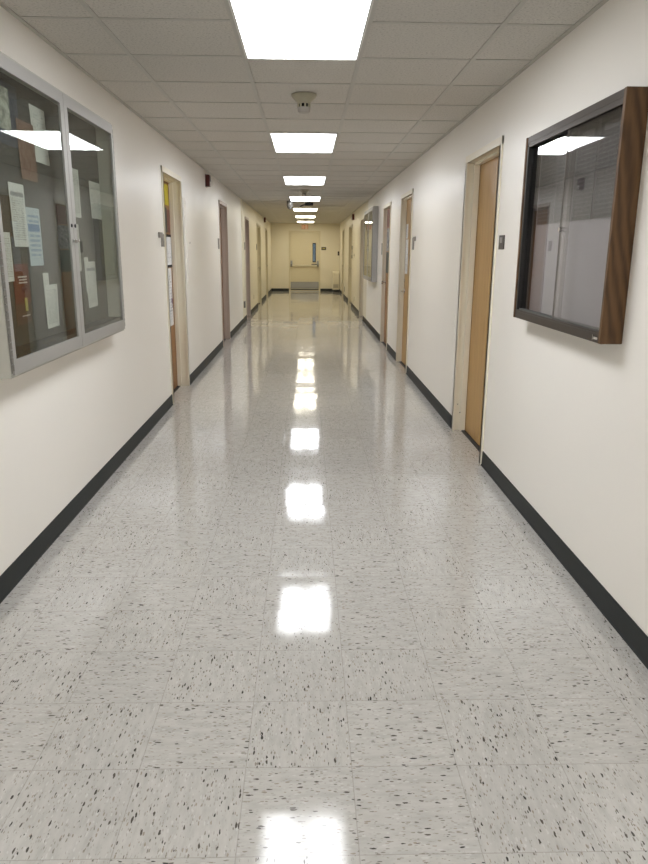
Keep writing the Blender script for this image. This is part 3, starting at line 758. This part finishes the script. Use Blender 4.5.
# end wall fittings
t = thing('exit_sign', 'cream exit sign with red letters above the end door', 'exit sign', (-.045, YE, 2.215))
MB().box(-.20, .11, YE-.065, YE, 2.215, 2.415).build('housing', M['exit_face'], t, bevel=.006)
def letters(cx, z0, h, y, gapw, lw, st):
    out = []
    H = h; w = lw; tck = st
    xs = [cx-1.5*(w+gapw)-w/2 + k*(w+gapw) for k in range(4)]
    b = []
    def quad(pts):
        m = MB(); m.prism(pts, 1, y, y-.004); return m
    E_, X_, I_, T_ = MB(), MB(), MB(), MB()
    x = xs[0]
    E_.box(x, x+tck, y, y-.004, z0, z0+H)
    for zz in (z0, z0+H/2-tck/2, z0+H-tck): E_.box(x+tck, x+w, y, y-.004, zz, zz+tck)
    x = xs[1]
    X_.prism([(x, z0), (x+tck*1.2, z0), (x+w, z0+H), (x+w-tck*1.2, z0+H)], 1, y, y-.004)
    X_.prism([(x+w-tck*1.2, z0), (x+w, z0), (x+tck*1.2, z0+H), (x, z0+H)], 1, y-.0002, y-.0042)
    x = xs[2]; I_.box(x+w/2-tck/2, x+w/2+tck/2, y, y-.004, z0, z0+H)
    x = xs[3]; T_.box(x, x+w, y, y-.004, z0+H-tck, z0+H); T_.box(x+w/2-tck/2, x+w/2+tck/2, y, y-.004, z0, z0+H-tck)
    for m in (E_, X_, I_, T_): m.build('letter', M['exit_red'], t)
letters(-.045, 2.245, .14, YE-.064, .013, .046, .014)
t = thing('room_sign', 'small dark sign on the end wall right of the exit door', 'sign', (.65, YE, 1.50))
MB().box(.56, .735, YE-.008, YE, 1.50, 1.61).build('plate', M['sign_brown'], t, bevel=.002); MB().box(.60, .70, YE-.010, YE-.007, 1.54, 1.58).build('insert', M['yellow_label'], t)
t = thing('light_switch', 'black switch plate on the end wall by the right hand corner', 'switch', (1.195, YE, 1.31), 'outlets and switches on the walls')
MB().box(1.165, 1.225, YE-.010, YE, 1.31, 1.455).build('plate', M['black'], t, bevel=.002); MB().box(1.185, 1.205, YE-.018, YE-.009, 1.36, 1.40).build('toggle', M['grey_metal'], t)
t = thing('wall_heater', 'low cream metal cabinet standing in the far right corner', 'heater', (1.11, 26.35, 0))
MB().prism([(26.10, .09), (YE-.014, .09), (YE-.014, .74), (26.22, .74), (26.10, .68)], 0, .97, XR-.02).build('body', M['cream_metal'], t, bevel=.012)
MB().box(.99, XR-.03, 26.14, YE-.02, 0, .092).build('plinth', M['dark'], t)
g = MB()
for k in range(6): g.box(1.0, XR-.05, 26.094, 26.104, .16+.022*k, .168+.022*k)
g.build('grille', M['grey_metal'], t)

# ------------------------------------------------------------------ daylight beyond the slit window
W = bpy.data.worlds.new('sky'); SC.world = W; W.use_nodes = True
nt = W.node_tree; nt.nodes.clear()
bg = nt.nodes.new('ShaderNodeBackground'); bg.inputs[0].default_value = (.30, .40, .52, 1); bg.inputs[1].default_value = .38
wo = nt.nodes.new('ShaderNodeOutputWorld'); nt.links.new(bg.outputs[0], wo.inputs[0])

# ------------------------------------------------------------------ camera
Fpx, VX, VY, Hc, roll = 696.1, 306.24, 251.64, 1.44, .0067
c, s = math.cos(roll), math.sin(roll)
A, B_ = VX-324., 432.-VY
a2, b2 = A*c-B_*s, A*s+B_*c
th = math.atan(b2/Fpx); ps = math.atan(-a2/Fpx*math.cos(th))
fw = Vector((math.sin(ps)*math.cos(th), math.cos(ps)*math.cos(th), -math.sin(th)))
r0 = Vector((math.cos(ps), -math.sin(ps), 0)); u0 = r0.cross(fw)
rt = c*r0 + s*u0; up = -s*r0 + c*u0
cam = bpy.data.cameras.new('camera'); co = bpy.data.objects.new('camera', cam); COL.objects.link(co)
cam.sensor_fit = 'VERTICAL'; cam.sensor_height = 24; cam.lens = 24*Fpx/864; cam.clip_start = .05
m = Matrix((rt, up, -fw)).transposed().to_4x4(); m.translation = (0, 0, Hc)
co.matrix_world = m
SC.camera = co
vs = SC.view_settings
vs.view_transform = 'Standard'; vs.look = 'None'; vs.gamma = 1.; vs.exposure = 0.; vs.use_curve_mapping = False
cy = SC.cycles
cy.max_bounces = 10; cy.diffuse_bounces = 6; cy.glossy_bounces = 5; cy.transparent_max_bounces = 16; cy.caustics_reflective = False
cy.sample_clamp_indirect = 6.
try: cy.use_denoising = True
except Exception: pass
